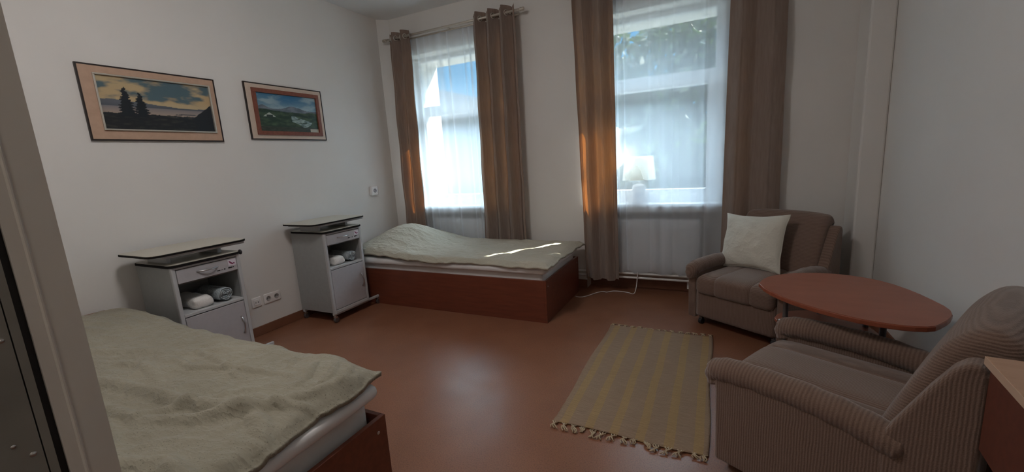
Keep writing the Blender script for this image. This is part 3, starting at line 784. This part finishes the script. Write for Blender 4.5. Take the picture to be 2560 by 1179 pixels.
CR = [([(.85, .60), (1.35, .70), (1.75, .72), (2.10, .78), (2.25, .72)], .030, .030), ([(.7, .42), (1.2, .50), (1.7, .52), (2.0, .45)], .035, .026), ([(1.3, 1.02), (1.55, .98), (1.8, .92)], .014, .018),
      ([(1.28, .93), (1.5, .90), (1.75, .98), (2.0, 1.0)], .014, .016), ([(1.75, .60), (1.95, .68), (2.2, .90), (2.27, 1.05)], .028, .026), ([(1.9, .40), (2.1, .52), (2.28, .50)], .03, .022),
      ([(2.0, 1.12), (2.08, 1.02), (2.1, .95)], .012, .015), ([(2.1, 1.14), (2.17, 1.05), (2.18, .98)], .012, .016), ([(2.18, 1.14), (2.24, 1.08), (2.26, 1.0)], .011, .015), ([(1.85, 1.13), (1.92, 1.05)], .012, .014),
      ([(1.0, .78), (1.2, .84), (1.45, .80)], .022, .014), ([(1.1, .33), (1.6, .36), (1.9, .32)], .03, .02), ([(.5, .85), (.8, .80), (1.1, .95)], .035, .014), ([(1.5, .6), (1.72, .60), (1.9, .86)], .02, .016), ([(2.0, .86), (2.15, .84), (2.3, .88)], .016, .014)]
def bump1(x, y):
    p = .105 * math.exp(-((x - .36) / .36) ** 2) * (1 - .55 * sstep(.7, 1.25, y)) * sstep(-.2, .3, y)
    return p + sum(crease(x, y, *c) for c in CR) + .014 * sstep(1.7, 2.25, x) * sstep(.8, 1.1, y)
duvet('duvet', .07, 2.310, .215, 1.225, .545, bump1, DUVET1, 'olive speckled duvet lying crumpled on the near bed', 0.0, .030,
      (lambda v: .012 * math.sin(v * 17) - .03 * (1 - sstep(0, .2, v)), lambda u: .012 * math.sin(u * 23), lambda u: .005 * math.sin(u * 31) + .004 * math.sin(u * 67) - .035 * sstep(.85, 1, u)), nx=330, ny=150)
def bump2(x, y):
    p = .205 * math.exp(-((x - .48) / .38) ** 2 - ((y - 3.60) / .42) ** 2)
    return p
duvet('duvet', .09, 2.325, 3.030, 3.985, .515, bump2, DUVET2, 'pale sage duvet humped over the pillow on the corner bed', 5.2, .028,
      (lambda v: .010 * math.sin(v * 13) + .02 * sstep(.8, 1, v), lambda u: .014 * math.sin(u * 11) - .003 * math.sin(u * 40) , lambda u: -.01 * abs(math.sin(u * 9))), nx=260, ny=120)

# ------------------------------------------------------------------ rug
rg = empty('rug', (3.145, 2.505, 0), label='flat woven rug with beige and mustard stripes and knotted fringes', cat='rug')
def rugf(u, v):
    x = -.366 + .732 * u + .006 * math.sin(v * 9) + .003 * noise.noise(Vector((u * 3, v * 40, 0))); y = -.664 + 1.328 * v + .008 * math.sin(u * 6)
    z = .007 + .003 * noise.noise(Vector((u * 4, v * 9, 2))) + (.004 * math.exp(-((v - .42) / .012) ** 2) if u > .6 else 0)
    return (x, y, z)
MB().grid(60, 110, rugf).build('woven_cloth', RUG, rg, smooth=True, solid=.006)
rnd = random.Random(5)
for end in (-1, 1):
    n = 15
    for i in range(n):
        if end == 1 and 5 <= i <= 8: 
            L = .012
        else: L = rnd.uniform(.035, .06) if end < 0 else rnd.uniform(.02, .035)
        x = -.355 + .71 * i / (n - 1); y = end * .664; mb = MB(); dx = rnd.uniform(-.02, .02)
        for s in (-1, 0, 1):
            pts = [(x + s * .012, y - end * .004, .006)]
            for k in range(1, 6):
                t = k / 5; pts.append((x + s * .012 * (1 - 2 * t * (1 - t)) + dx * t + .008 * math.sin(t * 7 + i + s), y + end * L * t, .006 + .008 * math.sin(t * 3.1)))
            mb.tube(pts, .0032, 6)
        if L > .03: 
            c = Vector((x + dx * .5, y + end * L * .55, .010)); mb.rbox(tuple(c), (.007, .006, .005), .005, 3)
        mb.build('tassel', TASSEL, rg, smooth=True)

# ------------------------------------------------------------------ armchairs
def make_armchair(label):
    r = empty('armchair', (0, 0, 0), label=label, cat='armchair', group='brown ribbed armchairs')
    h = .367
    def B(mb, name, m, p=None, smooth=True, **k): return mb.build(name, m, p or r, smooth=smooth, **k)
    # lower box
    B(MB().rbox((0, .345, .185), (.295, .330, .115), .02, (10, 8, 6)), 'base', UPX)
    # seat cushion: ribbed middle and two plain bolsters, nose hangs over the front
    def seatf(a, b, c):
        nose = sstep(.18, .275, -b)
        crown = .018 * (1 - (a / .27) ** 2) * (1 if c > 0 else 0)
        return (a, b, c + crown - .010 * nose)
    def part(x0, x1, m, name, sc):
        B(MB().rbox(((x0 + x1) / 2, .268, .336), ((x1 - x0) / 2, .285, .068), .045, (10, 16, 10),
            lambda a, b, c, xc=(x0 + x1) / 2: seatf(a + xc, b, c)[0:1] and (a, b, seatf(a + xc, b, c)[2])), name, m)
    part(-.150, .150, UPX, 'seat', 1); part(-.288, -.110, UPZ, 'seat_bolster', 1); part(.110, .288, UPZ, 'seat_bolster', 1)
    # arms: side panel with rolled top
    for s in (-1, 1):
        prof = []
        # side panel outline in (y,z)
        out = [(0.02, .055), (0.015, .37), (.008, .41), (.03, .445), (.3, .455), (.52, .43), (.60, .42), (.60, .055)]
        x0, x1 = s * (h - .072), s * (h - .006)
        n = len(out); v = [(x0, y, z) for y, z in out] + [(x1, y, z) for y, z in out]
        f = [tuple(range(n)), tuple(range(n, 2 * n))[::-1]] + [(i, n + i, n + (i + 1) % n, (i + 1) % n) for i in range(n)]
        B(MB().add(v, f), 'arm_panel', UPY, smooth=False, bevel=.012, seg=3)
        path = [(s * (h - .045), .004, .385), (s * (h - .045), -.004, .415), (s * (h - .045), .010, .440), (s * (h - .046), .06, .453), (s * (h - .047), .15, .459), (s * (h - .047), .3, .460),
                (s * (h - .046), .42, .450), (s * (h - .044), .52, .432), (s * (h - .042), .57, .420), (s * (h - .042), .60, .41)]
        P_ = []
        for i in range(len(path) - 1):
            for k in range(4):
                P_.append(Vector(path[i]).lerp(Vector(path[i + 1]), k / 4))
        P_.append(Vector(path[-1]))
        rad = []
        for i, p in enumerate(P_):
            t = i / (len(P_) - 1); rr = .052
            if t < .3: rr = .036 + .016 * sstep(0, .3, t)
            if t > .94: rr = .052 - .012 * (t - .94) / .06
            rad.append(rr * (1 + .03 * math.sin(i * 1.9)))
        B(MB().tube(P_, rad, 20), 'armrest', UPR)
    # back: leaning cushion, rolled head and a shell with side cheeks
    key = [(.505, .385), (.540, .50), (.580, .61), (.618, .700), (.648, .768), (.690, .818), (.738, .832), (.780, .808), (.796, .765), (.775, .730), (.730, .712), (.700, .65), (.665, .54), (.630, .42), (.570, .372)]
    prof = []
    for i in range(len(key)):
        q = [key[(i + j - 1) % len(key)] for j in range(4)]
        for k in range(4):
            t = k / 4
            prof.append(tuple(.5 * (2 * q[1][c] + (q[2][c] - q[0][c]) * t + (2 * q[0][c] - 5 * q[1][c] + 4 * q[2][c] - q[3][c]) * t * t + (3 * q[1][c] - q[0][c] - 3 * q[2][c] + q[3][c]) * t ** 3) for c in (0, 1)))
    n = len(prof); nrm_ = []
    for i in range(n):
        dy = prof[(i + 1) % n][0] - prof[i - 1][0]; dz = prof[(i + 1) % n][1] - prof[i - 1][1]; L = math.hypot(dy, dz)
        nrm_.append((-dz / L, dy / L))
    hx, rr = .300, .036; xs = []
    for k in range(9): a_ = k / 8 * PI / 2; xs.append((-hx + rr * (1 - math.sin(a_)), rr * (1 - math.cos(PI / 2 - a_) * 0 - math.cos(a_))) if False else (-hx + rr * (1 - math.cos(a_)), rr * (1 - math.sin(a_))))
    mid = [(-hx + rr + (2 * hx - 2 * rr) * k / 14, 0) for k in range(1, 14)]
    secs = xs + mid + [(-x, d) for x, d in xs[::-1]]
    V = []; F = []
    for x, d in secs:
        for i in range(n):
            sag = -.016 * abs(x / hx) ** 3 * sstep(.70, .80, prof[i][1]); puff = .006 * math.cos(x * 5)
            V.append((x, prof[i][0] - nrm_[i][0] * (d - puff), prof[i][1] - nrm_[i][1] * (d - puff) + sag))
    for j in range(len(secs) - 1):
        for i in range(n): F.append((j * n + i, j * n + (i + 1) % n, (j + 1) * n + (i + 1) % n, (j + 1) * n + i))
    F.append(tuple(range(n))); F.append(tuple((len(secs) - 1) * n + i for i in range(n))[::-1])
    B(MB().add(V, F), 'back_cushion', UPZ)
    def shellf(a, b, c):
        t = max(0, (c + .16) / .48)
        return (a, b + .030 * t, c)
    B(MB().rbox((0, .690, .390), (.300, .030, .330), .025, (14, 6, 20), shellf), 'back_shell', UPX)
    for s in (-1, 1):
        out = [(.560, .06), (.540, .40), (.548, .465), (.588, .55), (.630, .638), (.672, .715), (.700, .745), (.728, .748), (.746, .72), (.748, .60), (.745, .38), (.742, .06)]
        x0, x1 = s * (h - .085), s * (h - .002); n = len(out)
        v = [(x0, y, z) for y, z in out] + [(x1, y, z) for y, z in out]
        f = [tuple(range(n)), tuple(range(n, 2 * n))[::-1]] + [(i, n + i, n + (i + 1) % n, (i + 1) % n) for i in range(n)]
        B(MB().add(v, f), 'back_cheek', UPY, smooth=False, bevel=.022, seg=4)
    for x in (-.27, .27):
        for y in (.06, .66):
            c = B(MB().cyl((x, y, .05), (x, y, .075), .008).box(x - .012, x + .012, y - .012, y + .012, .045, .058), 'caster', DSTEEL, smooth=False)
            B(MB().cyl((x - .012, y, .025), (x + .012, y, .025), .0245, 18), 'wheel', SEAL, c, smooth=False)
    return r
chA = make_armchair('brown ribbed armchair by the window with a cream cushion on it')
chB = copy_tree(chA); chB['label'] = 'brown ribbed armchair in the foreground, empty, beside the round-ended table'
chA.location = (3.628, 3.230, 0); chA.rotation_euler = (0, 0, -.562)
chB.location = (3.689, 2.103, 0); chB.rotation_euler = (0, 0, -2.071)

# cushion leaning on armchair A
cu = empty('cushion', (0, 0, 0), label='square cream cushion leaning on the back of the window armchair', cat='cushion')
def cushion_f(a, b, c):
    e = (1 - (a / .20) ** 2) * (1 - (c / .20) ** 2); e = max(0, e)
    th = .10 * e ** .45 + .01
    pin = .022 * (1 - abs(a / .2) ** 2) * (c / .2) + 0; pin2 = .018 * (1 - abs(c / .2) ** 2) * (a / .2)
    w = .006 * noise.noise(Vector((a * 14, c * 14, b * 5))) + .004 * math.sin(40 * a + 30 * c) * (1 - e)
    return (a - pin2, b / .05 * th * .62 + w, c - pin)
mb = MB()
for sd in (-1, 1):
    mb.grid(40, 40, lambda u, v, sd=sd: cushion_f((u - .5) * .4, sd * .05, (v - .5) * .4))
oc = mb.build('cushion_cover', PILLOWM, cu, smooth=True)
pts = [cushion_f(a, 0, c) for a, c in [(-.2 + .4 * k / 20, -.2) for k in range(20)] + [(.2, -.2 + .4 * k / 20) for k in range(20)] + [(.2 - .4 * k / 20, .2) for k in range(20)] + [(-.2, .2 - .4 * k / 20) for k in range(21)]]
MB().tube(pts, .004, 8, cap=False).build('piping', PILLOWM, cu, smooth=True)
ang = -.562
lx, ly = -.112, .420
cu.location = (3.644 + lx * math.cos(ang) - ly * math.sin(ang), 3.255 + lx * math.sin(ang) + ly * math.cos(ang), .612)
cu.scale = (1.18, 1.13, 1.10)
cu.rotation_euler = (math.radians(-20), math.radians(-3), ang)

# ------------------------------------------------------------------ table
TZ = .60
tb = empty('table', (4.09, 2.48, 0), label='low cherry wood table with a rounded boat-shaped top between the armchairs', cat='table')
def bp(px, py, z):  # where a viewing ray meets the table height
    d = Vector((R[0][0], R[0][1], R[0][2])) * ((px - 1280) / 1051.78) + Vector(R[1]) * (-(py - 589.5) / 1051.78) + Vector(R[2])
    t = (z - 1.3549) / d.z; return (3.5205 + d.x * t, d.y * t)
OUT = [(3.739, 2.597), (3.765, 2.680), (3.806, 2.748), (3.868, 2.805), (3.945, 2.848), (4.015, 2.870), (4.085, 2.877), (4.150, 2.872), (4.209, 2.853), (4.265, 2.822), (4.312, 2.780), (4.352, 2.720), (4.384, 2.646), (4.408, 2.570), (4.425, 2.490), (4.438, 2.410),
       (4.438, 2.355), (4.424, 2.300), (4.402, 2.255), (4.375, 2.212), (4.338, 2.162), (4.315, 2.135), (4.284, 2.118), (4.245, 2.110), (4.197, 2.110), (4.135, 2.122), (4.076, 2.145), (4.015, 2.183), (3.953, 2.230), (3.905, 2.275), (3.859, 2.325), (3.820, 2.380), (3.783, 2.445), (3.755, 2.515)]
tp = MB().prism(OUT, TZ - .024, TZ - .002).build('table_edge', TABLEEDGE, bevel=.004, seg=3); lp(tp, tb)
inn = [(4.09 + (x - 4.09) * .992, 2.48 + (y - 2.48) * .992) for x, y in OUT]
lp(MB().prism(inn, TZ - .004, TZ).build('table_top', TABLEWOOD), tb)
low = [(4.04 + (x - 4.09) * .62, 2.54 + (y - 2.48) * .62) for x, y in OUT]
lp(MB().prism(low, .383, .400).build('lower_shelf', TABLEEDGE, bevel=.003), tb)
legs = [(3.862, 2.53), (4.205, 2.31), (4.05, 2.74), (4.22, 2.60)]
for x, y in legs:
    lg = lp(MB().cyl((x, y, .045), (x, y, TZ - .024), .0125, 18).cyl((x, y, TZ - .032), (x, y, TZ - .024), .03, 18).build('leg', DSTEEL, smooth=False), tb)
    lp(MB().lathe([(0.001, 0), (.018, 0), (.022, .02), (.018, .046), (0.001, .046)], 18, (x, y, 0)).build('foot', SEAL, smooth=True), tb)
lp(MB().tube([(3.835, 2.565, .401), (3.838, 2.55, .412), (3.85, 2.538, .416), (3.862, 2.53, .41)], .006, 8).build('shelf_clip', STEEL, smooth=True), tb)

# ------------------------------------------------------------------ desk at the right edge
DZ = .785
dk = empty('desk', (4.149, 1.418, 0), rz=-.12, label='wooden desk with light top and dark red front beside the foreground armchair', cat='desk')
# local x = towards the right wall, local y = towards the window, origin at the far front corner
MB().box(0, .345, -.95, 0, DZ - .022, DZ).build('desk_top', DESKTOP, dk, bevel=.0015)
MB().box(-.0012, .002, -.95, .0005, DZ - .022, DZ - .0012).build('edge_band', mat('pale_edge_band', C3(.55, .38, .27), .35), dk)
MB().box(.010, .028, -.94, -.006, .525, DZ - .022).build('front_panel', DESKPANEL, dk, bevel=.001)
MB().box(.30, .335, -.045, -.01, 0, DZ - .022).build('leg', DESKPANEL, dk, bevel=.002)
MB().box(.03, .335, -.94, -.92, 0, DZ - .022).build('side_panel', DESKPANEL, dk, bevel=.001)

# ------------------------------------------------------------------ lamp on the window sill
lm = empty('table_lamp', (2.845, 4.175, SILL + .018), label='table lamp with white cone shade standing on the window sill behind the voile', cat='lamp')
LB = mat('lamp_ceramic', C3(.62, .58, .60), .5, bscale=90, bstr=.3)
def shade_m():
    t = NT('lamp_shade_cloth'); t.b.inputs['Base Color'].default_value = C3(.82, .80, .74); t.b.inputs['Roughness'].default_value = .9
    tr = t.n('ShaderNodeBsdfTranslucent'); tr.inputs['Color'].default_value = C3(.82, .80, .72)
    mx = t.n('ShaderNodeMixShader'); mx.inputs[0].default_value = .45
    t.l(t.b.outputs[0], mx.inputs[1]); t.l(tr.outputs[0], mx.inputs[2]); t.l(mx.outputs[0], t.out.inputs['Surface']); return t.m
MB().lathe([(.001, 0), (.066, 0), (.068, .012), (.064, .07), (.062, .12), (.063, .155), (.050, .172), (.022, .182), (.001, .183)], 40,
           fn=lambda a, z: 1 + .025 * math.sin(14 * a) * (1 if .01 < z < .16 else 0)).build('lamp_base', LB, lm, smooth=True)
MB().cyl((0, 0, .18), (0, 0, .26), .007).build('stem', STEEL, lm, smooth=True)
MB().lathe([(.152, .222), (.128, .438)], 44).build('lamp_shade', shade_m(), lm, smooth=True)

# ------------------------------------------------------------------ cable
pts = [(2.30, 3.775, .006), (2.34, 3.765, .006), (2.385, 3.785, .006), (2.43, 3.86, .006), (2.47, 3.93, .007), (2.52, 3.985, .006), (2.56, 3.975, .006), (2.61, 4.02, .007), (2.68, 4.03, .006), (2.76, 4.015, .006), (2.815, 3.985, .008), (2.835, 4.0, .05), (2.845, 4.04, .18), (2.85, 4.05, .45)]
P_ = []
for i in range(len(pts) - 1):
    a, b, c, d = [Vector(pts[max(0, min(len(pts) - 1, j))]) for j in (i - 1, i, i + 1, i + 2)]
    for k in range(6):
        t = k / 6; P_.append(.5 * ((2 * b) + (-a + c) * t + (2 * a - 5 * b + 4 * c - d) * t * t + (-a + 3 * b - 3 * c + d) * t ** 3))
tag(MB().tube(P_, .0042, 8).build('power_cable', WHITEPL, smooth=True), 'thin white cable snaking over the floor below the radiator', 'cable')

# ------------------------------------------------------------------ added fill light on the room ceiling, unseen above the frame
rl = empty('fill_light', (1.9, 1.15, H), label='added opal fill light on the room ceiling, out of view above the frame', cat='lamp')
lp(MB().lathe([(.001, -.13), (.10, -.125), (.18, -.10), (.23, -.055), (.245, -.01), (.245, 0)], 40, (1.9, 1.15, H)).build('fill_dome', emis('room_fill_glow', C3(1, .96, .94), 13), smooth=True), rl)
# ------------------------------------------------------------------ added fill light on the corridor ceiling, unseen behind the camera
cl = empty('fill_light', (3.3, -.9, H), label='added round fill light on the corridor ceiling, unseen behind the camera', cat='lamp')
MB().lathe([(.001, -.09), (.08, -.085), (.13, -.06), (.15, -.02), (.15, 0)], 32).build('fill_dome', emis('corridor_fill_glow', C3(1, .9, .78), 10), cl, smooth=True)

# ------------------------------------------------------------------ outside
GRASS = mat('yard_gravel_and_grass', C3(.12, .125, .11), .95, var=.3, vscale=3)
struct(box('ground', -40, 40, YO + .3, 70, -1.3, -1.2, GRASS))
PLASTER = mat('pale_render', C3(.20, .225, .25), .9, var=.05, vscale=1)
ROOF = mat('slate_roof', C3(.16, .15, .16), .8, var=.15, vscale=2)
hb = empty('neighbour_house', (-9, 17, -1.2), label='pale rendered house with a dark roof seen through the left window', cat='house')
lp(MB().box(-16, -3.2, 16, 24, -1.2, 3.25).build('wall', PLASTER), hb)
v = [(-16.5, 15.6, 3.2), (-2.8, 15.6, 3.2), (-2.8, 24.4, 3.2), (-16.5, 24.4, 3.2), (-9.0, 15.6, 4.95), (-9.0, 24.4, 4.95)]
lp(MB().add(v, [(0, 1, 4), (3, 5, 2), (0, 4, 5, 3), (1, 2, 5, 4), (0, 3, 2, 1)]).build('roof', ROOF), hb)
LEAF = mat('tree_leaves', C3(.055, .09, .03), .8, var=.5, vscale=.8)
def leafm():
    t = NT('tree_leaf'); t.base(t.ramp(t.noise(1.2, 4), [(.3, C3(.028, .040, .032)), (.7, C3(.060, .082, .055))])); t.b.inputs['Roughness'].default_value = .7
    tr = t.n('ShaderNodeBsdfTranslucent'); tr.inputs['Color'].default_value = C3(.05, .09, .02)
    mx = t.n('ShaderNodeMixShader'); mx.inputs[0].default_value = .3
    t.l(t.b.outputs[0], mx.inputs[1]); t.l(tr.outputs[0], mx.inputs[2]); t.l(mx.outputs[0], t.out.inputs['Surface']); return t.m
LEAF = leafm(); BARK = mat('bark', C3(.08, .06, .045), .9)
def tree(x, y, zc, rx, rz, n, seed, label, size=.16):
    rnd = random.Random(seed); t = empty('tree', (x, y, -1.2), label=label, cat='tree', group='trees outside the window')
    mb = MB()
    cl = [(rnd.uniform(-1, 1), rnd.uniform(-1, 1), rnd.uniform(-1, 1)) for _ in range(60)]
    for _ in range(n):
        c = rnd.choice(cl); L = math.sqrt(sum(q * q for q in c)) or 1
        if L > 1: c = tuple(q / L for q in c)
        p = Vector((x + c[0] * rx + rnd.gauss(0, rx * .16), y + c[1] * rx * .7 + rnd.gauss(0, rx * .15), zc + c[2] * rz + rnd.gauss(0, rz * .13)))
        if p.z < -1.1: continue
        a = Vector((rnd.gauss(0, 1), rnd.gauss(0, 1), rnd.gauss(0, 1))).normalized(); b = a.orthogonal().normalized(); c2 = a.cross(b); s = size * rnd.uniform(.6, 1.3)
        mb.add([p - b * s, p + c2 * s * .5, p + b * s, p - c2 * s * .5], [(0, 1, 2, 3)])
    lp(mb.build('foliage', LEAF), t)
    lp(MB().tube([(x, y, -1.2), (x + .1, y, zc * .5), (x, y, zc)], [.2, .15, .08], 10).build('trunk', BARK), t)
tree(1.2, 13.0, 2.6, 2.4, 3.4, 7000, 1, 'leafy tree filling the left of the right-hand window')
tree(4.6, 14.5, 3.2, 2.6, 3.2, 6500, 2, 'leafy tree filling the right of the right-hand window')
tree(2.6, 11.0, .2, 2.2, 1.6, 4500, 3, 'low bush in front of the trees outside')

tree(9.28, 10.22, 10.2, 1.5, 3.2, 9000, 9, 'added tree out of view, its crown blocking sun from the right-hand window', .2)  # unseen crown added as a sun blocker for the lamp window
tree(6.62, 11.25, 10.0, .68, 3.6, 15000, 10, 'added slender tree out of view, blocking sun from part of the left-hand window', .16)  # second unseen sun blocker, added to keep the left voile from burning out
